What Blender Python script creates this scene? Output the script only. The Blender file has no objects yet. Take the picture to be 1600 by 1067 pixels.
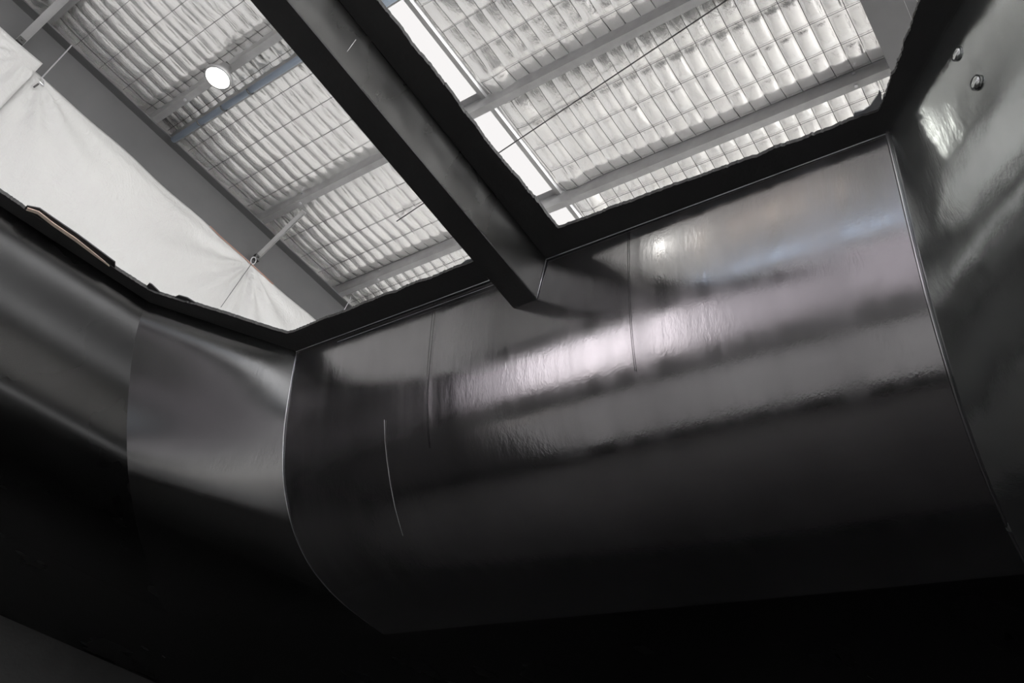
import bpy, bmesh, math, random
import numpy as np
from mathutils import Vector, Matrix
random.seed(4)
rng = np.random.default_rng(7)
S = bpy.context.scene
COL = S.collection

# ---------------------------------------------------------------- camera
CZ = 1.6                                   # eye height above the floor
c0 = np.array([800, 533.5]); V1 = np.array([2260, 2075.]); V2 = np.array([-1190, 1160.])
FPX = math.sqrt(-np.dot(V1 - c0, V2 - c0))
e1 = np.array([*(V1 - c0), FPX]); e1 /= np.linalg.norm(e1)
e2 = np.array([*(V2 - c0), FPX]); e2 /= np.linalg.norm(e2)
e3 = np.cross(e1, e2)
cam_d = bpy.data.cameras.new('camera'); cam = bpy.data.objects.new('camera', cam_d); COL.objects.link(cam)
cam_d.sensor_width = 36; cam_d.lens = FPX / 1600 * 36; cam_d.clip_start = 0.02
right = (e1[0], e2[0], e3[0]); up = (-e1[1], -e2[1], -e3[1]); back = (-e1[2], -e2[2], -e3[2])
M = Matrix(((right[0], up[0], back[0], 0), (right[1], up[1], back[1], 0), (right[2], up[2], back[2], CZ), (0, 0, 0, 1)))
cam.matrix_world = M
S.camera = cam

# ---------------------------------------------------------------- world, light, exposure
W = bpy.data.worlds.new('sky'); S.world = W; W.use_nodes = True
W.node_tree.nodes['Background'].inputs[0].default_value = (0.97, 0.965, 0.975, 1)
W.node_tree.nodes['Background'].inputs[1].default_value = 4.0
S.view_settings.view_transform = 'Standard'; S.view_settings.look = 'None'
S.view_settings.gamma = 1; S.view_settings.use_curve_mapping = False
S.view_settings.exposure = 1.36

# ---------------------------------------------------------------- helpers
def ray(p):
    r = np.array([p[0] - c0[0], p[1] - c0[1], FPX]); return np.array([r @ e1, r @ e2, r @ e3])
def onz(p, z): r = ray(p); return r * z / r[2]
def onx(p, x): r = ray(p); return r * x / r[0]
def ony(p, y): r = ray(p); return r * y / r[1]

def prop(o, label=None, cat=None, group=None, kind=None):
    for k, v in (('label', label), ('category', cat), ('group', group), ('kind', kind)):
        if v: o[k] = v
    return o
def empty(name, loc, label, cat, group=None):
    o = bpy.data.objects.new(name, None); COL.objects.link(o); o.location = (loc[0], loc[1], loc[2])
    o.empty_display_size = .1
    return prop(o, label, cat, group)
def mesh(name, v, f, mat, parent=None, smooth=False):
    """v in camera-height coordinates (z=0 at eye); the object's origin sits at the parent's base"""
    v = np.array(v, float).reshape(-1, 3).copy(); v[:, 2] += CZ
    org = np.array(parent_origin(parent)) if parent else np.array([*((v.min(0) + v.max(0))[:2] / 2), v[:, 2].min()])
    me = bpy.data.meshes.new(name); me.from_pydata((v - org).tolist(), [], [list(map(int, q)) for q in f])
    me.materials.append(mat)
    if smooth:
        me.polygons.foreach_set('use_smooth', [True] * len(me.polygons))
    me.update()
    o = bpy.data.objects.new(name, me); COL.objects.link(o)
    if parent: o.parent = parent
    else: o.location = org
    return o
def parent_origin(p):
    l = np.array(p.location)
    return l if p.parent is None else l + parent_origin(p.parent)
class MB:
    def __init__(s): s.v = []; s.f = []
    def add(s, v, f):
        n = len(s.v); s.v += [list(map(float, q)) for q in v]; s.f += [[i + n for i in q] for q in f]
    def box(s, a, b):
        (x0, y0, z0), (x1, y1, z1) = a, b
        s.add([(x0,y0,z0),(x1,y0,z0),(x1,y1,z0),(x0,y1,z0),(x0,y0,z1),(x1,y0,z1),(x1,y1,z1),(x0,y1,z1)],
              [(0,3,2,1),(4,5,6,7),(0,1,5,4),(1,2,6,5),(2,3,7,6),(3,0,4,7)])
    def bar(s, a, b, w, h, upv=(0, 0, 1)):
        a = Vector(a); b = Vector(b); d = (b - a).normalized(); u = Vector(upv)
        sd = d.cross(u).normalized(); u2 = sd.cross(d).normalized()
        q = [sd*w/2+u2*h/2, -sd*w/2+u2*h/2, -sd*w/2-u2*h/2, sd*w/2-u2*h/2]
        s.add([a+k for k in q] + [b+k for k in q], [(0,1,2,3),(7,6,5,4),(0,4,5,1),(1,5,6,2),(2,6,7,3),(3,7,4,0)])
    def tube(s, pts, r, n=8, caps=True):
        pts = [Vector(p) for p in pts]; rings = []; base = len(s.v); prev = None
        for i, p in enumerate(pts):
            d = (pts[min(i+1, len(pts)-1)] - pts[max(i-1, 0)]).normalized()
            if prev is None:
                u = d.orthogonal().normalized()
            else:
                u = (prev - d * prev.dot(d)).normalized()
            prev = u; w = d.cross(u)
            rr = r[i] if hasattr(r, '__len__') else r
            for k in range(n):
                t = 2*math.pi*k/n; s.v.append(list(p + u*math.cos(t)*rr + w*math.sin(t)*rr))
        for i in range(len(pts)-1):
            for k in range(n):
                a = base+i*n+k; b = base+i*n+(k+1) % n; s.f.append([a, b, b+n, a+n])
        if caps:
            s.f.append([base+k for k in range(n)][::-1]); s.f.append([base+(len(pts)-1)*n+k for k in range(n)])
    def prism(s, prof, axis, a, b):
        """closed profile of 2-D points swept along x or y"""
        n = len(prof)
        if axis == 'y': V = [(p[0], t, p[1]) for t in (a, b) for p in prof]
        else: V = [(t, p[0], p[1]) for t in (a, b) for p in prof]
        F = [(i, (i+1) % n, n+(i+1) % n, n+i) for i in range(n)] + [list(range(n))[::-1], list(range(n, 2*n))]
        s.add(V, F)
    def lathe(s, prof, c, n=32):
        base = len(s.v)
        for r, z in prof:
            for k in range(n):
                t = 2*math.pi*k/n; s.v.append([c[0]+r*math.cos(t), c[1]+r*math.sin(t), c[2]+z])
        for i in range(len(prof)-1):
            for k in range(n):
                a = base+i*n+k; b = base+i*n+(k+1) % n; s.f.append([a, b, b+n, a+n])
    def build(s, name, mat, parent=None, smooth=False): return mesh(name, s.v, s.f, mat, parent, smooth)
def grid_faces(nu, nv, base=0):
    return [(base+i*nv+j, base+(i+1)*nv+j, base+(i+1)*nv+j+1, base+i*nv+j+1) for i in range(nu-1) for j in range(nv-1)]
def recalc(o):
    bm = bmesh.new(); bm.from_mesh(o.data); bmesh.ops.recalc_face_normals(bm, faces=bm.faces); bm.to_mesh(o.data); bm.free(); return o
def solid(o, t, off=-1):
    m = o.modifiers.new('thickness', 'SOLIDIFY'); m.thickness = t; m.offset = off; return o

# ---------------------------------------------------------------- materials
def nm(name):
    m = bpy.data.materials.new(name); m.use_nodes = True; t = m.node_tree
    return m, t, t.nodes['Principled BSDF'], t.nodes.new, t.links.new
def ramp(N, L, src, p0, c0_, p1, c1_):
    r = N('ShaderNodeValToRGB'); r.color_ramp.elements[0].position = p0; r.color_ramp.elements[1].position = p1
    r.color_ramp.elements[0].color = (*c0_, 1) if hasattr(c0_, '__len__') else (c0_, c0_, c0_, 1)
    r.color_ramp.elements[1].color = (*c1_, 1) if hasattr(c1_, '__len__') else (c1_, c1_, c1_, 1)
    L(src, r.inputs[0]); return r.outputs[0]
def noise(N, L, scale, detail=4, rough=.55, sc=(1, 1, 1), rot=(0, 0, 0), dist=0):
    tc = N('ShaderNodeTexCoord'); mp = N('ShaderNodeMapping'); mp.inputs['Scale'].default_value = sc
    mp.inputs['Rotation'].default_value = rot
    n = N('ShaderNodeTexNoise'); n.inputs['Scale'].default_value = scale; n.inputs['Detail'].default_value = detail
    n.inputs['Roughness'].default_value = rough; n.inputs['Distortion'].default_value = dist
    L(tc.outputs['Object'], mp.inputs[0]); L(mp.outputs[0], n.inputs[0]); return n.outputs['Fac']
def bump(N, L, b, src, strength, dist=.01, prev=None):
    k = N('ShaderNodeBump'); k.inputs['Strength'].default_value = strength; k.inputs['Distance'].default_value = dist
    L(src, k.inputs['Height'])
    if prev: L(prev, k.inputs['Normal'])
    L(k.outputs[0], b.inputs['Normal']); return k.outputs[0]

def gelcoat(name, base, rough0, rough1, metal, brush, wav=0.0, brush_rot=(0, 0, 0), rscale=1.3, streak=(1, 1.6, .5)):
    m, t, b, N, L = nm(name)
    b.inputs['Metallic'].default_value = metal
    n1 = noise(N, L, 1.6, 5, .6, (1, 1, .5))
    L(ramp(N, L, n1, .3, tuple(x*.82 for x in base), .75, tuple(x*1.15 for x in base)), b.inputs['Base Color'])
    n2 = noise(N, L, rscale, 4, .5, streak, brush_rot)
    L(ramp(N, L, n2, .3, rough0, .72, rough1), b.inputs['Roughness'])
    n3 = noise(N, L, 26, 4, .7, (1, 1, .05), brush_rot)       # fine up and down sanding marks
    k = bump(N, L, b, n3, brush, .004)
    if wav:
        n4 = noise(N, L, 1.7, 3, .5, (1, 1, 1)); k = bump(N, L, b, n4, wav, .03, k)
    n5 = noise(N, L, 120, 2, .5); bump(N, L, b, n5, .04, .002, k)
    return m
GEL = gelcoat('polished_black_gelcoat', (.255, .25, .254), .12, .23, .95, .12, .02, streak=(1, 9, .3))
GEL2 = gelcoat('shaded_black_gelcoat_bow', (.05, .05, .05), .14, .24, .95, .05, .05)  # same gelcoat as the side panel, darkened to put shade into the bow
GELD = gelcoat('shaded_dull_gelcoat', (.022, .022, .022), .2, .3, .95, .05, .05)  # gelcoat copy darkened further, shade of the end panels held in base colour
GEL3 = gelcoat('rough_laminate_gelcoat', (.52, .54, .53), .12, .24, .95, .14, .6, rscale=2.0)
def simple(name, col, rough=.5, metal=0, bumpS=0, bscale=20, var=.15):
    m, t, b, N, L = nm(name); n = noise(N, L, bscale * .2, 5)
    L(ramp(N, L, n, .3, tuple(x*(1-var) for x in col), .7, tuple(x*(1+var) for x in col)), b.inputs['Base Color'])
    b.inputs['Roughness'].default_value = rough; b.inputs['Metallic'].default_value = metal
    if bumpS: bump(N, L, b, noise(N, L, bscale, 4), bumpS, .005)
    return m
LIP = simple('matt_black_laminate', (.025, .025, .025), .6, 0, .4, 40)
RESIN = simple('dark_grey_resin', (.28, .29, .30), .45, 0, .5, 60)
FOAM = simple('raw_edge_beige', (.75, .62, .52), .8, 0, .5, 60)
EDGE = simple('worn_edge', (.5, .5, .52), .35, .6, 0, 20)
STEEL = simple('grey_painted_steel', (.074, .074, .076), .55, 0, .08, 14, .08)
GALV = simple('galvanised_steel', (.33, .33, .33), .42, .5, .05, 30, .1)
BLUE = simple('pale_blue_pipe', (.34, .40, .48), .4, .3, 0, 10, .05)
DARK = simple('dark_clip', (.05, .05, .05), .5)
WIRE = simple('steel_wire', (.07, .07, .07), .5, .5)
CABLE = simple('orange_cable', (.36, .17, .12), .5)
CONC = simple('concrete_floor', (.6, .59, .57), .75, 0, .3, 12)
DADO = simple('added_dark_dado', (.18, .18, .18), .8)
CLAD = simple('pale_wall_cladding', (.72, .72, .71), .6, 0, 0, 4)
DUSTY = simple('pale_dust', (.5, .5, .5), .8)

def foil_mat():
    m, t, b, N, L = nm('silver_foil_blanket')
    b.inputs['Metallic'].default_value = .75; b.inputs['Roughness'].default_value = .22
    n = noise(N, L, 3, 3); L(ramp(N, L, n, .3, (.92, .915, .905), .7, (.97, .965, .955)), b.inputs['Base Color'])
    k = bump(N, L, b, noise(N, L, 9, 5, .6, (1, 2.2, 1), (0, 0, .3), .8), .22, .02)
    bump(N, L, b, noise(N, L, 30, 3, .5, (.45, 2.2, 1), (0, 0, -.25), .3), .3, .006, k)
    return m
FOIL = foil_mat()
def tarp_mat():
    m, t, b, N, L = nm('white_plastic_sheet')
    b.inputs['Base Color'].default_value = (.43, .43, .425, 1); b.inputs['Roughness'].default_value = .38
    k = bump(N, L, b, noise(N, L, 1.6, 6, .6, (1, 1, .8), (0, .5, 0), .8), .8, .06)
    k = bump(N, L, b, noise(N, L, 6, 5, .65, (1.6, 1, .7), (0, -.6, 0), 1.2), .5, .02, k)
    return m
TARP = tarp_mat()
def sky_mat(name='translucent_roof_sheet', col=(.34, .34, .34)):
    m = bpy.data.materials.new(name); m.use_nodes = True; t = m.node_tree; N = t.nodes.new; L = t.links.new
    t.nodes.remove(t.nodes['Principled BSDF']); out = t.nodes['Material Output']
    a = N('ShaderNodeBsdfTransparent'); a.inputs[0].default_value = (*col, 1)
    d = N('ShaderNodeBsdfTranslucent'); d.inputs[0].default_value = (.8, .8, .8, 1)
    x = N('ShaderNodeMixShader'); x.inputs[0].default_value = .15
    L(a.outputs[0], x.inputs[1]); L(d.outputs[0], x.inputs[2]); L(x.outputs[0], out.inputs[0]); return m
SKYL = sky_mat('translucent_roof_sheet', (.22, .217, .214)); SKYD = sky_mat('added_clear_sheet', (.66, .635, .65)); SKYW = sky_mat('added_translucent_sheet', (.31, .295, .31)); SKYC = sky_mat('added_warm_sheet', (.36, .335, .31)); SKYB = sky_mat('added_bluish_sheet', (.42, .47, .54))  # the wall sheets are added out of view, tinted for the hull reflections
def emit(name, col, s):
    m, t, b, N, L = nm(name); b.inputs['Emission Color'].default_value = (*col, 1); b.inputs['Emission Strength'].default_value = s
    return m
LAMP = emit('lamp_diffuser', (1, 1, .94), 20)

# ================================================================= WAREHOUSE
XA, XB, YA, YB = -8.0, 12.0, -6.6, 15.2
FZ = -CZ
def struct(o): o['kind'] = 'structure'; return o
m = MB(); m.box((XA-40, YA-40, FZ-.2), (XB+40, YB+40, FZ)); struct(m.build('floor', CONC))
# --- roof: silver foil blanket pillowing through wire mesh
ROOF = 7.2
PUR = [-6.36, -5.02, -3.68, -2.34, -1.0, .32, 1.64, 3.24, 4.58, 5.92, 7.26]     # far lower edge of every purlin
cell = rng.random((400, 400)); cell2 = rng.random((400, 400))
def foil_z(X, Y):
    P = np.array(PUR) - .04
    i = np.clip(np.searchsorted(P, X) - 1, 0, len(P)-2)
    s = (X - P[i]) / (P[i+1] - P[i]); s = np.clip(s, 0, 1)
    sag = .055 * np.clip(np.sin(np.pi * s), 0, 1) ** .55 + .016 * np.exp(-((s - .86) / .05) ** 2)
    cu = X / .3; cv = Y / .15
    ci = np.floor(cu).astype(int) % 400; cj = np.floor(cv).astype(int) % 400
    a = cell[ci, cj]; b = cell2[ci, cj]
    fu = cu - np.floor(cu); fv = cv - np.floor(cv)
    sk = .25 + .5 * b                                           # each pillow's crest leans its own way
    tri = np.where(fv < sk, fv / sk, (1 - fv) / (1 - sk))
    pil = (.75*np.sqrt(np.clip(1-(2*fv-1)**2, 0, 1)) + .25*tri) * np.clip(np.sin(np.pi * fu), 0, 1) ** .35
    left = np.clip((Y - 5) / 1.0, 0, 1)
    amp = (.012 + .010 * a) * (1 - left) + (.020 + .012 * a) * left
    fold = (.004 + .003 * left) * np.sin(X * 9 + 40 * Y + 5 * np.sin(Y * 3 + X)) * np.sin(X * 2.3 + Y * 1.7)
    edge = .05 * np.exp(-((Y - 4.2) / .12) ** 2) * np.sin(X * 2.1 + 1) ** 2
    return ROOF - sag - amp * pil + fold*.25 - edge
def foil(x0, x1, y0, y1, dx, dy, flat=False):
    xs = np.linspace(x0, x1, max(2, int(round((x1-x0)/dx))+1)); ys = np.linspace(y0, y1, max(2, int(round((y1-y0)/dy))+1))
    X, Y = np.meshgrid(xs, ys, indexing='ij'); Z = np.full_like(X, ROOF) if flat else foil_z(X, Y)
    o = mesh('ceiling', np.stack([X, Y, Z], -1).reshape(-1, 3), grid_faces(len(xs), len(ys)), FOIL, None, not flat)
    return struct(o)
SK0, SK1 = 4.47, 5.5
foil(0, 6.6, .3, SK0-.1, .0375, .01875)
foil(-.5, 6.6, SK1, 8.4, .0375, .01875)
foil(XA, 0, YA, SK0-.1, 1, 1, True); foil(0, XB, YA, .3, 1, 1, True); foil(6.6, XB, .3, SK0-.1, 1, 1, True)
foil(XA, -.5, SK1, 8.4, 1, 1, True); foil(6.6, XB, SK1, 8.4, 1, 1, True); foil(XA, XB, 8.4, YB, 1, 1, True)
m = MB(); m.box((XA, SK0-.02, ROOF+.02), (XB, SK1+.02, ROOF+.026)); struct(m.build('window_1', SKYL))
# safety mesh wires below the foil
def wires(x0, x1, y0, y1):
    w = MB()
    for j in range(math.ceil(y0/.15), int(y1/.15)+1):
        y = j*.15; n = int((x1-x0)/.15)
        pts = [(x0+(x1-x0)*i/n, y, float(foil_z(np.array([x0+(x1-x0)*i/n]), np.array([y]))[0])-.006) for i in range(n+1)]
        w.tube(pts, .0023, 3, False)
    for i in range(math.ceil(x0/.3), int(x1/.3)+1):
        x = i*.3; w.tube([(x, y0+(y1-y0)*k/30, float(foil_z(np.array([x]), np.array([y0+(y1-y0)*k/30]))[0])-.016) for k in range(31)], .0022, 3, False)
    return w
prop(wires(0, 6.5, .4, SK0-.12).build('safety_mesh', WIRE), 'thin steel safety mesh under the foil right of the skylight', 'wire mesh')
prop(wires(-.4, 6.5, SK1+.05, 7.9).build('safety_mesh', WIRE), 'thin steel safety mesh under the foil between skylight and left rafter', 'wire mesh')
# --- skylight side rail
for y, s, lab in ((SK0, -1, 'pale metal trim along the right edge of the white skylight'), (SK1, 1, 'pale metal trim along the left edge of the skylight, behind the black cross beam')):
    m = MB(); ya, yb = sorted((y, y+s*.11))
    m.prism([(ya, ROOF+.02), (ya, ROOF-.015), (ya+.05, ROOF-.015), (ya+.06, ROOF-.05), (yb, ROOF-.05), (yb, ROOF+.02)], 'x', XA, XB)
    prop(m.build('skylight_trim', GALV), lab, 'trim')
# --- purlins
def purlin_prof(x, z0=7.0, z1=ROOF-.005):
    xa = x - .075; t = .006
    return [(xa, z0), (x, z0), (x, z0+.02), (x-t, z0+.02), (x-t, z0+t), (xa+t, z0+t), (xa+t, z1-t), (xa+t, z1), (xa-.065, z1), (xa-.065, z1-t), (xa, z1-t)]
plab = {.32: 'grey steel purlin crossing the top left corner behind the slanted brace', 1.64: 'grey steel purlin carrying the bright round lamp',
        3.24: 'middle steel purlin crossing the skylight, third in from the hull edge', 4.58: 'steel purlin nearest the black hull rim, crossing the bottom end of the skylight'}
plab2 = {-6.36: 'roof purlin nearest the back wall of the hall', -5.02: 'roof purlin second from the back wall', -3.68: 'roof purlin third from the back wall',
         -2.34: 'roof purlin midway between back wall and camera', -1.0: 'roof purlin just behind the camera', 5.92: 'roof purlin hidden just past the hull rim', 7.26: 'roof purlin farthest past the hull rim'}
for x in PUR:
    m = MB(); m.prism(purlin_prof(x), 'y', YA, YB)
    if x in plab:
        p = empty('roof_purlin', (x, 3, 7.0+CZ), plab[x], 'purlin'); recalc(m.build('beam', GALV, p))
        for y in ((7.2, 1.9) if x < 3 else (7.1, 1.35)):
            for q0, q1, r_ in (((x-.082, y, 7.13), (x-.07, y, 7.13), .014), ((x-.04, y, 6.985), (x-.04, y, 7.0), .016)):
                b = MB(); b.tube([q0, q1], r_, 6); b.build('bolt', EDGE, p)
    else:
        recalc(prop(m.build('roof_purlin', GALV), plab2[round(x, 2)], 'purlin', 'purlins beyond the hull opening'))
# second slim purlin and pale blue pipe beside it
m = MB(); m.prism(purlin_prof(1.925, 7.0), 'y', YA, YB); recalc(prop(m.build('roof_purlin', GALV), 'slim steel purlin running directly behind the pale blue pipe', 'purlin'))
p = empty('conduit_pipe', (1.86, 4, 6.96+CZ), 'pale blue grey pipe clipped beneath a purlin, left of the cross beam', 'pipe')
m = MB(); m.tube([(1.865, 1.05, 6.965), (1.865, 7.74, 6.965)], .034, 16); m.build('tube', BLUE, p, True)
for y in (7.25, 6.85, 6.42, 4.9, 3.9):
    m = MB(); m.tube([(1.865+.042*math.cos(a), y, 6.965+.042*math.sin(a)) for a in np.linspace(-2.6, 1.6, 12)], .008, 6); m.build('clip', DARK, p, True)
# --- rafters (I beams along x)
def rafter(yc, label, hw=.115, hb=.105):
    p = empty('steel_rafter', ((XA+XB)/2, yc, 6.41+CZ), label, 'rafter')
    m = MB(); m.box((XA, yc-hw, 6.985), (XB, yc+hw, 6.999)); m.build('top_flange', STEEL, p)
    m = MB(); m.box((XA, yc-hb, 6.41), (XB, yc+hb, 6.425)); m.build('bottom_flange', STEEL, p)
    m = MB(); m.box((XA, yc-.006, 6.425), (XB, yc+.006, 6.985)); m.build('web', STEEL, p)
    return p
rafter(7.887, 'deep grey steel rafter above the hanging white sheet')
rafter(.84, 'grey steel rafter at the right end of the opening', .15, .13)
for y, w_ in ((-6.2, 'right'), (14.9, 'left')): rafter(y, 'grey steel rafter along the far %s wall of the hall' % w_)
# --- fly braces
def brace(a, b, w, label):
    p = empty('fly_brace', (a[0], a[1], a[2]+CZ), label, 'brace')
    m = MB(); a = Vector(a); b = Vector(b)
    m.bar(a, b, w, .006); m.bar(a+Vector((w/2, 0, .0)), b+Vector((w/2, 0, .0)), .006, w*.7); m.build('angle_bar', GALV, p)
    m = MB(); m.box((a.x-.035, a.y-.05, a.z-.035), (a.x+.035, a.y+.0, a.z+.035)); m.build('end_clip', DARK, p)
    m = MB(); m.tube([a+Vector((0, -.07, .0)), a+Vector((0, .03, 0))], .012, 6); m.build('bolt', DARK, p)
    return p
a = ony((399, 404), 7.80); b = onz((475, 330), 6.99)
brace(a, b, .055, 'slanted pale steel brace from the rafter to the purlin, above the creased white sheet')
a = ony((30, 66), 7.80); b = onz((110, -12), 6.99)
brace(a, b, .075, 'slanted grey steel brace in the top left corner of the view')
# --- bracing rod under the foil on the right
m = MB(); p1 = onz((700, 292), 7.05); p2 = onz((1145, -6), 7.02); d = p2-p1
m.tube([p1-d*.25, p1, p2, p2+d*1.1], .0065, 6); prop(m.build('bracing_rod', WIRE, None, True), 'thin diagonal steel bracing rod crossing the skylight and foil', 'rod')
# --- white sheets
def sheet(x0, x1, ztop, y, label, hooks, seed, zbot=FZ+.02, thick=.002):
    xs = np.linspace(x0, x1, int((x1-x0)/.03)+1); zs = np.concatenate([np.linspace(ztop, ztop-3.2, 110), np.linspace(ztop-3.3, zbot, 20)])
    X, Z = np.meshgrid(xs, zs, indexing='ij'); r = np.random.default_rng(seed)
    D = np.zeros_like(X)
    for k in range(9):
        ang = r.uniform(-1.2, 1.2); fr = r.uniform(1.5, 6); D += .012/ (fr**.6) * np.sin(fr*(X*math.cos(ang)+Z*math.sin(ang)) + r.uniform(0, 6) + 1.2*np.sin(X*1.3+Z*.9+k))
    for (hx, hz, am) in hooks:
        dx = X-hx; dz = hz-Z; rr = np.sqrt(dx**2+dz**2)+.02; th = np.arctan2(dx, np.maximum(dz, 1e-3))
        D += am*np.sin(th*13+np.sin(rr*2))*np.exp(-rr/.9)*np.minimum(rr/.12, 1)
    top = np.clip((ztop-Z)/.15, 0, 1)
    Yv = y - .02 - D*top*1.4
    Zv = Z - (1-np.clip((ztop-Z)/.6, 0, 1))*(.012*np.sin(X*2.2+seed)**2+.006*np.sin(X*7))
    o = mesh('plastic_sheet', np.stack([X, Yv, Zv], -1).reshape(-1, 3), grid_faces(len(xs), len(zs)), TARP, None, True)
    solid(o, thick); return prop(o, label, 'sheet')
hk = ony((390, 412), 7.76); st = ony((50, 110), 7.76)
xs0 = st[0]
sheet(xs0-.12, 8.4, 6.405, 7.765, 'large creased white plastic sheet hanging below the grey rafter', [(hk[0], hk[2], .035), (xs0+.05, 6.38, .02)], 3)
sheet(-5.0, xs0+.02, 6.46, 7.68, 'white plastic sheet overlapping at the far left, higher than its neighbour', [(xs0-.1, 6.42, .02), (xs0-1.4, 6.42, .02)], 5)
# ties, cable, hooks
p = empty('wire_tie', (hk[0], hk[1]-.03, hk[2]+CZ), 'thin wire tie looped through the sheet under the brace, tail hanging down', 'wire')
m = MB(); q = ony((345, 480), 7.60)
m.tube([(hk[0], hk[1]-.05, hk[2]), tuple(q)], .0035, 6); m.build('tail', WIRE, p)
m = MB(); m.tube([(hk[0]+.03*math.cos(t), hk[1]-.05, hk[2]+.03+.05*math.sin(t)) for t in np.linspace(0, 6.3, 16)], .006, 6); m.build('loop', EDGE, p, True)
k1 = ony((65, 122), 7.70); k2 = ony((112, 71), 7.76)
p = empty('wire_tie', (k1[0], k1[1], k1[2]+CZ), 'pale wire tie from the sheet corner up to the rafter flange at upper left', 'wire')
m = MB(); m.tube([tuple(k1), tuple(k2)], .007, 6); m.build('strand', EDGE, p)
m = MB(); m.tube([tuple(k1), tuple(ony((69, 127), 7.70)), tuple(ony((68, 134), 7.70)), tuple(ony((62, 128), 7.70))], .008, 6); m.build('knot', EDGE, p)
for a_, b_, lb in (((13, 82), (23, 74), 'small black peg stuck through the far left sheet'), ((53, 136), (60, 131), 'small black peg near the corner of the large sheet')):
    m = MB(); m.tube([tuple(ony(a_, 7.70)), tuple(ony(b_, 7.70))], .009, 6); prop(m.build('peg', DARK), lb, 'peg')
m = MB(); pts = [ony(q, 7.725) for q in ((328, 353), (345, 370), (370, 392), (392, 412), (410, 428), (427, 444))]
m.tube([tuple(q) for q in pts], .005, 6); prop(m.build('power_cable', CABLE, None, True), 'short orange cable lying along the top edge of the white sheet', 'cable')
a = ony((548, 466), 7.76); b = ony((538, 484), 7.7)
m = MB(); m.tube([tuple(a+np.array([.02, .05, .06])), tuple(a), tuple(b)], .006, 6); prop(m.build('wire_tie', EDGE), 'short pale wire on the rafter just above the hull rim', 'wire')
# --- high bay lamp
lc = onz((340, 122), 6.80)
p = empty('high_bay_lamp', (lc[0], lc[1], lc[2]+CZ), 'round white lamp glowing under a steel purlin', 'lamp')
m = MB(); m.lathe([(0, 0), (.115, 0), (.118, .004)], lc, 40); m.build('diffuser', LAMP, p, True)
m = MB(); m.lathe([(.118, -.004), (.135, 0), (.14, .03), (.11, .07), (.07, .1), (.06, .19), (0, .19)], lc, 40); m.build('housing', GALV, p, True)
m = MB(); m.box((lc[0]-.03, lc[1]-.03, lc[2]+.18), (lc[0]+.03, lc[1]+.03, 7.03)); m.build('bracket', DARK, p)
# other lamps of the same kind, out of view
lamp2 = (-7.2, 5.5, 6.35)
p = empty('high_bay_lamp', (lamp2[0], lamp2[1], lamp2[2]+CZ), 'round lamp over the back of the hall, seen only as a reflection', 'lamp')
m = MB(); m.lathe([(0, 0), (.2, 0), (.2, .004)], lamp2, 40); m.build('diffuser', LAMP, p, True)
m = MB(); m.lathe([(.2, -.004), (.22, 0), (.22, .03), (.11, .1), (.06, .19), (0, .19)], lamp2, 40); m.build('housing', GALV, p, True)
m = MB(); m.box((lamp2[0]-.02, lamp2[1]-.02, lamp2[2]+.18), (lamp2[0]+.02, lamp2[1]+.02, ROOF)); m.build('hanger', DARK, p)
# --- walls: pale cladding with tall open doorways
def wall(name, boxes):
    m = MB()
    for a_, b_ in boxes: m.box(a_, b_)
    return struct(m.build(name, CLAD))
m = MB(); m.box((XA-.12, YA, FZ), (XA+.02, YB, .8)); struct(m.build('trim_1', DADO))  # unseen darker wall band, added to dim the side panel's reflection
wall('wall_back', [((XA-.1, YA, 3.9), (XA, YB, 4.65)), ((XA-.1, 5.4, 3.3), (XA, YB, 4.65)), ((XA-.1, 12.6, .8), (XA, YB, 3.3)),
    ((XA-.1, 5.2, 4.65), (XA, YB, 5.1)), ((XA-.1, YA, 5.1), (XA, YB, 5.9)), ((XA-.1, YA, 5.9), (XA, 2.9, 6.8)), ((XA-.1, 5.6, 5.9), (XA, YB, 6.8)), ((XA-.1, YA, 6.8), (XA, YB, ROOF))])
for k, (a_, b_, mt) in enumerate((((YA, .8), (5.4, 3.9), SKYW), ((YA, 4.65), (5.2, 5.1), SKYB), ((2.9, 5.9), (5.6, 6.8), SKYC), ((8.6, .8), (12.6, 3.3), SKYW), ((5.4, .8), (8.6, 3.3), SKYD))):  # added unseen windows, placed and tinted to make the side panel's reflection bands
    m = MB(); m.box((XA-.06, a_[0], a_[1]), (XA-.054, b_[0], b_[1])); struct(m.build('window_%d' % (k+2), mt))
wall('wall_front', [((XB, YA, FZ), (XB+.1, YB, ROOF+.1))])
wall('wall_left', [((XA, YB, FZ), (XB, YB+.1, ROOF))])
wall('wall_right', [((XA, YA-.1, 5.5), (XB, YA, ROOF))])

# ================================================================= HULL MOULD
H = 2.6
PROF = np.array([(1.90, 2.60), (1.927, 2.487), (1.964, 2.35), (2.003, 2.219), (2.051, 2.098), (2.120, 1.962), (2.195, 1.862), (2.285, 1.769),
                 (2.396, 1.694), (2.545, 1.635), (2.694, 1.605), (2.85, 1.592), (3.03, 1.587)])   # flaring, convex section of the side
def catmull(P, n):
    d = np.concatenate([[0], np.cumsum(np.linalg.norm(np.diff(P, axis=0), axis=1))]); m_ = np.gradient(P, d, axis=0)
    t = np.linspace(0, d[-1], n); k = np.clip(np.searchsorted(d, t)-1, 0, len(P)-2); h = (d[k+1]-d[k])[:, None]; u = ((t-d[k])[:, None])/h
    return (2*u**3-3*u**2+1)*P[k]+(u**3-2*u**2+u)*h*m_[k]+(-2*u**3+3*u**2)*P[k+1]+(u**3-u**2)*h*m_[k+1]
NP = 110
prof = catmull(PROF, NP)
for _ in range(12): prof[1:-1] = .25*prof[:-2]+.5*prof[1:-1]+.25*prof[2:]
XW, zs = prof[:, 0], prof[:, 1]; tt = np.linspace(0, 1, NP)
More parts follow.
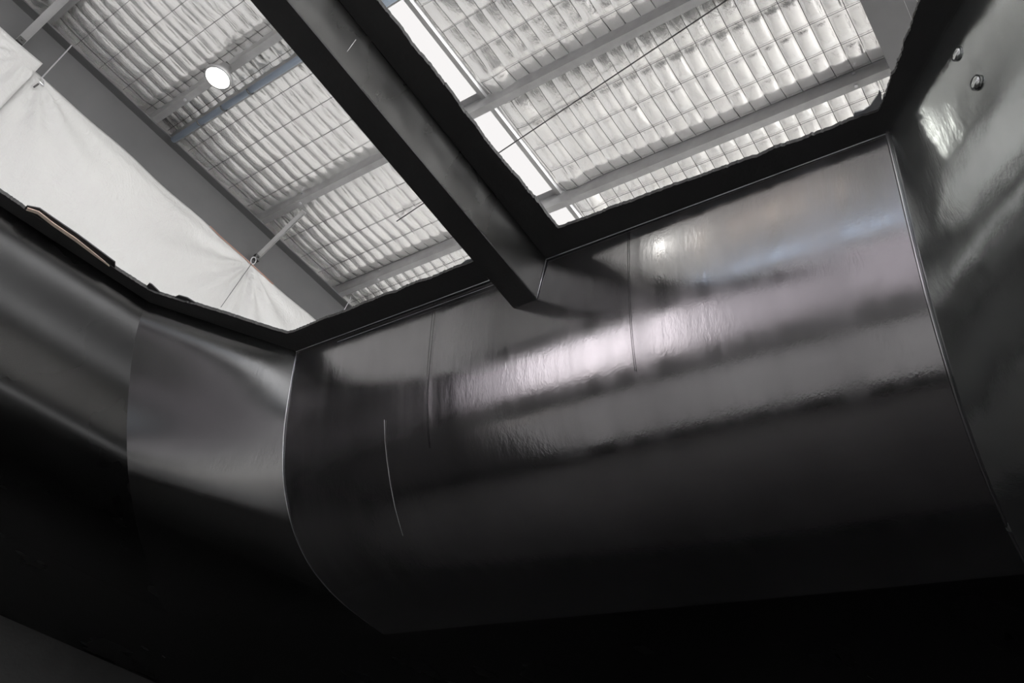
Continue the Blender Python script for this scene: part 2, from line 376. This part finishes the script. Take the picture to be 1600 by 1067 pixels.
C1 = onz((462, 545), H); C2 = onz((1388, 212), H); CL = onz((235, 470), H); L0 = onz((0, 318), H)
C1[0] = C2[0] = 1.9
SEAMR = [(1388, 212), (1402, 270), (1416, 330), (1430, 390), (1446, 450), (1466, 520), (1490, 600), (1513, 670), (1540, 745), (1560, 792), (1582, 835)]
def on_side(q, back=.0):
    """where the view ray meets the side panel"""
    r = ray(q); t = np.interp(r[0]/r[2], XW/zs, tt); z = np.interp(t, tt, zs); return np.array([r[0]*z/r[2]-back, r[1]*z/r[2], z]), t
def fit(t_, v_, deg):
    c = np.polyfit(t_, v_, deg); return np.polyval(c, np.clip(tt, min(t_), max(t_)))
Y1 = np.full(NP, C1[1])
pr = [on_side(q) for q in SEAMR]; YR = fit([p[1] for p in pr], [p[0][1] for p in pr], 3)
S1 = np.stack([XW, Y1, zs], 1); SR = np.stack([XW, YR, zs], 1)
fd = (CL-C1)[:2]; fd /= np.linalg.norm(fd); nf = np.array([fd[1], -fd[0]]); nf *= np.sign(nf[0])
D1 = (S1[:, :2]-C1[:2]) @ nf
def seam_on(pix, org, n, dprof):
    out, ts = [], []
    for q in pix:
        r = ray(q); P = r[None, :]*(zs/r[2])[:, None]; g = (P[:, :2]-org[:2]) @ n - dprof
        k = np.where(np.sign(g[:-1]) != np.sign(g[1:]))[0]
        if len(k): i = k[0]; f_ = g[i]/(g[i]-g[i+1]); out.append(P[i]*(1-f_)+P[i+1]*f_); ts.append(tt[i]+f_*(tt[1]-tt[0]))
    return np.array(out), np.array(ts)
SEAM2 = [(235, 471), (222, 500), (212, 535), (204, 580), (199, 625), (198, 670), (199, 715), (204, 765), (213, 820), (228, 880), (248, 930), (275, 980), (310, 1030), (345, 1067)]
q2, t2 = seam_on(SEAM2, C1, nf, D1)
for t_, q in ((.80, (235, 900)), (.87, (244, 921)), (.94, (254, 942)), (1.0, (264, 960))):
    q2 = np.vstack([q2, onz(q, np.interp(t_, tt, zs))]); t2 = np.append(t2, t_)
S2 = np.stack([fit(t2, q2[:, 0], 5), fit(t2, q2[:, 1], 5), zs], 1)
wd = (L0-CL)[:2]; wd /= np.linalg.norm(wd)
rd = (onz((1500, 0), H)-C2)[:2]; rd /= np.linalg.norm(rd)         # right chamfer direction
nn = np.array([rd[1], -rd[0]]); nn *= np.sign(nn[0])
SQ = SR.copy(); SQ[:, :2] += rd*1.02
rw = np.array([-1, -.13]); rw /= np.linalg.norm(rw)
DR = (SR[:, :2]-C2[:2]) @ nn                                       # the corner flares outward along its own normal
SQ[:, :2] = C2[:2] + rd*1.02 + DR[:, None]*(nn*.9+np.array([-.1, -.5]))[None, :]
def flat_out(S, dist):
    """after the flare the underside runs on flat, one small step up"""
    d = S[-1, :2]-S[-12, :2]; d = d/np.linalg.norm(d)
    add = [(*(S[-1, :2]+d*.004), S[-1, 2]+.014)] + [(*(S[-1, :2]+d*k), S[-1, 2]+.014) for k in (.4*dist, dist)]
    return np.array(add)
X1 = [flat_out(S, 2.0) for S in (S2, S1, SR, SQ)]
BX = -.55
def to_back(S, d): Q = S.copy(); Q[:, :2] += ((S[:, 0]-BX)/-d[0])[:, None]*d[None, :]; return Q
S3 = to_back(S2, wd); SZ = to_back(SQ, rw)
XS3, XSZ = to_back(X1[0], wd), to_back(X1[3], rw)

hull = empty('hull_mould', (1.0, 1.9, 0), 'huge glossy black moulded hull, open at the top, seen from inside', 'hull mould')
def ruled(A, B, n, name, mat, disp=None, thick=.016, parent=None):
    t = np.linspace(0, 1, n); P = A[None]*(1-t)[:, None, None] + B[None]*t[:, None, None]
    if disp is not None: P = disp(P)
    o = mesh(name, P.reshape(-1, 3), grid_faces(n, len(A)), mat, parent or hull, True)
    return o
def ridges(P):
    Y = P[..., 1]; zf = P[..., 2]
    y0 = 2.47 - .02*(H-zf); y1 = 1.42
    for yc, a_ in ((2.50, .00025), (2.455, -.0003), (2.41, .0002), (1.42, .0002), (1.33, -.00015), (1.25, .0001)):
        P[..., 0] += a_*np.tanh((Y-yc)/.008)
    P[..., 0] += .004*np.sin(Y*2.1+zf*1.3)*np.sin(zf*2.4+1)
    for y, z, a_ in ((1.58, 1.98, .0006), (1.50, 2.12, .0004), (.62, 2.1, .0005)): P[..., 0] -= a_*np.exp(-((Y-y)**2+(zf-z)**2)/.0009)
    return P
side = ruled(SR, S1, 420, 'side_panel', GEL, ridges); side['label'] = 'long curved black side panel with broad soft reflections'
def soft(P):
    P[..., 0] += .006*np.sin(P[..., 1]*3+P[..., 2]*2); return P
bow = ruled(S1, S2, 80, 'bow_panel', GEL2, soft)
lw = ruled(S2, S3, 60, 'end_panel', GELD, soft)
def dents(P):
    X, Y, Z = P[..., 0], P[..., 1], P[..., 2]
    s = np.hypot(X-C2[0], Y-C2[1])
    h = .012*np.sin(s*7+Z*3)*np.sin(Z*4+1) + .006*np.sin(s*17-Z*6)
    P[..., 0] += h*.7; P[..., 1] += h*-.7*.3
    return P
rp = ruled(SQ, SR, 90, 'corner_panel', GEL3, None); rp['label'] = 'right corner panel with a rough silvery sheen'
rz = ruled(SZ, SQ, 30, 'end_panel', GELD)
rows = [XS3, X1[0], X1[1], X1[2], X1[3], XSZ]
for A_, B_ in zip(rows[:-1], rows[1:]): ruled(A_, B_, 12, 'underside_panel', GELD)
fz = FZ+.02
for A_, B_ in zip(rows[:-1], rows[1:]):                             # dark skirt down to the floor
    a_, b_ = A_[-1], B_[-1]; mesh('skirt_panel', [a_, b_, (b_[0], b_[1], fz), (a_[0], a_[1], fz)], [(0, 1, 2, 3)], LIP, hull)
a_, b_ = XS3[-1], XSZ[-1]; mesh('back_blocker', [(a_[0], a_[1], -.9), (b_[0], b_[1], -.9), (b_[0], b_[1], fz), (a_[0], a_[1], fz)], [(0, 1, 2, 3)], LIP, hull)  # unseen low panel behind the camera, added to darken the lower reflections
GREYL = simple('grey_blocker', (.34, .335, .335), .6)
for S_, T_ in ((S3, XS3), (SZ, XSZ)):                               # unseen grey panels under the flared ends, added to block hall light in reflections
    p_, q_ = S_[-1], T_[-1]; y0_ = np.interp(1.9, S_[::-1, 2], S_[::-1, 1])
    pts = [(BX, S_[k_, 1], S_[k_, 2]) for k_ in range(40, NP, 6)]+[(BX, p_[1], p_[2]), (BX, q_[1], q_[2]), (BX, q_[1], fz), (BX, S_[40, 1], fz)]
    mesh('reflection_blocker', pts, [list(range(len(pts)))], GREYL, hull)
mesh('bottom_panel', [(r_[-1][0], r_[-1][1], fz) for r_ in rows], [list(range(6))], simple('grey_mould_floor', (.22, .215, .215), .8), hull)  # unseen floor, its grey put in to lift the bow's reflection

# --- rim flange, with torn edges
def densify(P, step=.012):
    out = []
    for a_, b_ in zip(P[:-1], P[1:]):
        n = max(1, int(np.linalg.norm(b_-a_)/step)); out += [a_+(b_-a_)*i/n for i in range(n)]
    return np.array(out+[P[-1]])
def jag(P, amp, seed):
    r = np.random.default_rng(seed); P = densify(P); n = len(P)
    w = np.interp(np.arange(n), np.arange(0, n+6, 6), r.normal(0, 1, len(np.arange(0, n+6, 6)))) * amp*.6 + r.normal(0, 1, n)*amp*.35
    d = np.gradient(P, axis=0); nrm = np.stack([-d[:, 1], d[:, 0]], 1); nrm /= np.linalg.norm(nrm, axis=1)[:, None]+1e-9
    Q = P.copy(); Q[:, :2] += nrm*w[:, None]; return Q
def strip(outer, inner, name, mat, amp, seed, z0=H-.006, z1=H+.012):
    """flat flange between two polylines (same number of corner points)"""
    o_, i_ = [], []
    for k in range(len(outer)-1):
        L_ = max(np.linalg.norm(inner[k+1]-inner[k]), np.linalg.norm(outer[k+1]-outer[k])); n = max(1, int(L_/.008))
        for j in range(n + (k == len(outer)-2)):
            t = j/n; o_.append(outer[k]*(1-t)+outer[k+1]*t); i_.append(inner[k]*(1-t)+inner[k+1]*t)
    o_ = np.array(o_); i_ = np.array(i_); n = len(o_); r = np.random.default_rng(seed)
    kn = np.arange(0, n+9, 9); w = np.interp(np.arange(n), kn, r.normal(0, 1, len(kn)))*amp*.7 + r.normal(0, 1, n)*amp*.3
    kn2 = np.arange(0, n+40, 40); w += np.interp(np.arange(n), kn2, r.normal(0, 1, len(kn2)))*amp*.8
    dv = i_-o_; dv /= np.linalg.norm(dv, axis=1)[:, None]+1e-9; i_ = i_ + dv*w[:, None]
    V = []; F = []
    for z, P in ((z0, o_), (z0, i_), (z1, i_), (z1, o_)): V += [(p[0], p[1], z) for p in P]
    for j in range(n-1):
        for s in range(4): a_ = s*n; b_ = ((s+1) % 4)*n; F.append((a_+j, a_+j+1, b_+j+1, b_+j))
    F += [(0, n, 2*n, 3*n), (n-1, 2*n-1, 3*n-1, 4*n-1)][::1]
    return recalc(mesh(name, V, F, mat, hull))
P = lambda *q: onz(q, H)[:2]
# beam lines (rim joint right side, left side)
JR = lambda x: np.array([x, 1.85+(x-1.887)*.0246])              # joint of beam's right face with the flange
C1r, C2r, CLr = C1[:2], C2[:2], CL[:2]
OUT = np.array([.02, .03])
outL = [S3[0, :2]+np.array([0, .04]), CLr+OUT, C1r+np.array([.03, .02]), np.array([1.93, 2.16])]
eL = P(232, 452)-P(0, 298)
inL = [P(0, 298)+eL*(BX-P(0, 298)[0])/eL[0], P(232, 452), P(449, 520), P(742, 405)]
o1 = strip(outL, inL, 'rim_flange', LIP, .004, 2)
E2 = P(860, 359); eA = P(592, 20); eB = P(855.6, 357.7); slope = (eB-eA)/(eB[0]-eA[0])
eStart = eA + slope*(-2.4-eA[0])
outR = [JR(-2.4), JR(1.93), C2r+np.array([.03, -.01]), C2r+rd*1.02+nn*.03, SZ[0, :2]+np.array([0, -.04])]
g = P(1435, 0)
inR = [eStart, P(872, 357), P(1372, 172), g+(g-P(1378, 140))*.75, SZ[0, :2]+np.array([.1, .12])]
o2 = strip(outR, inR, 'rim_flange', LIP, .0045, 5)
# shards of torn laminate left on the edge
def shard(pts, name='torn_shard', z=H+.006, mat=RESIN, t=.006):
    Q = [P(*q) for q in pts]; V = [(q[0], q[1], z) for q in Q]+[(q[0], q[1], z+t) for q in Q]; n = len(Q)
    return recalc(mesh(name, V, [list(range(n)), list(range(n, 2*n))]+[(i, (i+1) % n, n+(i+1) % n, n+i) for i in range(n)], mat, hull))
shard([(1333, 188), (1335, 178), (1350, 174), (1360, 167), (1366, 158), (1372, 150), (1374, 142), (1377, 146), (1379, 168), (1362, 178), (1340, 190)])
shard([(720, 414), (728, 408), (736, 406), (742, 401), (748, 405), (742, 414)])
shard([(225, 452), (232, 444), (236, 446), (258, 467), (252, 474), (236, 466)], mat=LIP)
shard([(262, 470), (278, 463), (292, 467), (310, 478), (290, 482)], mat=LIP)
shard([(42, 327), (44, 323), (62, 329), (85, 347), (120, 371), (150, 395), (172, 413), (172, 415), (150, 399), (118, 375), (83, 351), (60, 333)], 'raw_edge', H-.008, FOAM, .004)['label'] = 'thin beige raw strip along the rim edge'
shard([(36, 328), (42, 321), (62, 325), (85, 341), (122, 366), (180, 409), (180, 422), (120, 385), (60, 345)], 'torn_shard', H-.003, LIP)
# pale worn lines where the flange meets the side panel and along the seams
def line_part(pts, r, name, mat):
    m = MB(); m.tube([tuple(q) for q in pts], r, 6); return m.build(name, mat, hull, True)
line_part([(S1[0, 0]-.004, y, H-.012) for y in np.linspace(C1[1], 2.12, 20)], .0022, 'rim_joint', EDGE)
line_part([(S1[0, 0]-.004, y, H-.012) for y in np.linspace(1.85, C2[1], 20)], .0022, 'rim_joint', EDGE)
line_part([(S1[0, 0]+.002, y, H-.045) for y in np.linspace(3.1, 2.12, 20)], .0012, 'rim_joint', EDGE)
SEAMM = gelcoat('seam_fillet', (.42, .42, .43), .2, .3, .9, .02)
line_part([p-np.array([.004, .002, 0]) for p in S1], .0026, 'seam_fillet', SEAMM)
line_part([p-np.array([.004, -.002, 0]) for p in SR], .006, 'seam_fillet', SEAMM)
# bolts in the right corner panel
def on_right(q):
    p_, t_ = seam_on([q], C2, nn, DR); return p_[0], np.array([-nn[0], -nn[1], -.2])
for q in ((1495, 84), (1525, 129)):
    c_, n_ = on_right(q); n_ = Vector(n_).normalized(); c_ = Vector(c_)
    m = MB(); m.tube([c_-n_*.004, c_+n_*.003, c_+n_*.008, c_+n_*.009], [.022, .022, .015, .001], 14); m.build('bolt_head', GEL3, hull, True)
# --- hollow cross beam spanning the opening
def wall_x(z): return np.interp(-z, -zs, XW)
zb = 2.425
bl = lambda q: onz(q, zb)[:2]
pL0, pL1 = bl((400, 7)), bl((800, 476)); pM0, pM1 = bl((450.6, 0)), bl((838.8, 465))
def ext(a_, b_, x): return a_+(b_-a_)*(x-a_[0])/(b_[0]-a_[0])
x0 = -2.4; xw = wall_x(zb)+.004
A0, A1 = ext(pL0, pL1, x0), ext(pL0, pL1, xw); B0, B1 = ext(pM0, pM1, x0), ext(pM0, pM1, xw)
R0, R1 = JR(x0), JR(1.902)
Lt0, Lt1 = np.array([x0, A0[1]+.07]), np.array([1.902, A1[1]+.07])
nb = 60; cbp = empty('tmp', (0, 0, 0), None, None); bpy.data.objects.remove(cbp)
def beam_face(a0, a1, za, b0, b1, zb_, name, mat):
    V = []
    for i in range(nb):
        t = i/(nb-1)
        for s in np.linspace(0, 1, 9):
            p_ = (a0+(a1-a0)*t)*(1-s)+(b0+(b1-b0)*t)*s; V.append((p_[0], p_[1], za+(zb_-za)*s))
    return mesh(name, V, grid_faces(nb, 9), mat, beam)
beam = mesh('cross_beam', [(A0[0], A0[1], zb), (A1[0], A1[1], zb), (B1[0], B1[1], zb), (B0[0], B0[1], zb)], [(0, 1, 2, 3)], LIP, hull)
beam['label'] = 'thick black hollow beam across the middle of the opening'
solid(beam, .008, 1)
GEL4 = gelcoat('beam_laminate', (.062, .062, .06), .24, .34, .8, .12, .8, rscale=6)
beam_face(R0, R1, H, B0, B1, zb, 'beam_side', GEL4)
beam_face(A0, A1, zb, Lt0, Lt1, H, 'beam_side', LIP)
line_part([(A1[0]-.005, A1[1], zb-.001), (B1[0]-.005, B1[1], zb-.001), (R1[0]-.004, R1[1], H-.015)], .0022, 'beam_joint', EDGE)
# scratches on the side panel
line_part([on_side(q, .0065)[0] for q in ((602, 657), (603, 690), (606, 720), (611, 755), (618, 792), (625, 818), (631, 838))], .0009, 'scratch', DUSTY)

p = empty('steel_prop', (x0+.1, 1.88, 0), 'steel prop under the free end of the cross beam', 'prop')
m = MB(); m.tube([(x0+.1, 1.88, FZ+.01), (x0+.1, 1.88, zb-.03)], .03, 16); m.build('post', GALV, p, True)
m = MB(); m.box((x0+.02, 1.8, FZ), (x0+.18, 1.96, FZ+.01)); m.build('plate', GALV, p)
m = MB(); m.box((x0+.02, 1.8, zb-.03), (x0+.18, 1.96, zb-.012)); m.build('plate', GALV, p)

# fine joints of the laid-up sheets on the side panel
for q, t1 in (((680, 468), 46), ((982, 366), 40)):
    y = on_side(q)[0][1]
    pj = side_pts = [(XW[i]-.0062, y, zs[i]) for i in range(1, t1)]
    line_part(pj, .0011, 'sheet_joint', GELD if q[0] > 900 else GEL2)
# pale scratch across the beam's side
f1, f2 = [onz(q, 2.5) for q in ((556, 62), (534, 91))]
def on_beam(q):
    r = ray(q); nrm = np.cross([1, (R1[1]-R0[1])/(R1[0]-R0[0]), 0], [0, B1[1]-R1[1], zb-H]); p0 = np.array([R1[0], R1[1], H])
    return r*(p0@nrm)/(r@nrm)*.9985
line_part([on_beam(q) for q in ((556, 62), (545, 77), (534, 91))], .0012, 'scratch', DUSTY)
mat = MB(); mat.box((-7.7, -3, FZ), (-.8, 7.3, FZ+.012)); prop(mat.build('reflection_mat', simple('grey_reflection_mat', (.48, .48, .48), .8)), 'unseen pale grey mat added beside the hull mould for the panel reflection', 'mat')  # out of view, added to set the grey below the bright reflected band
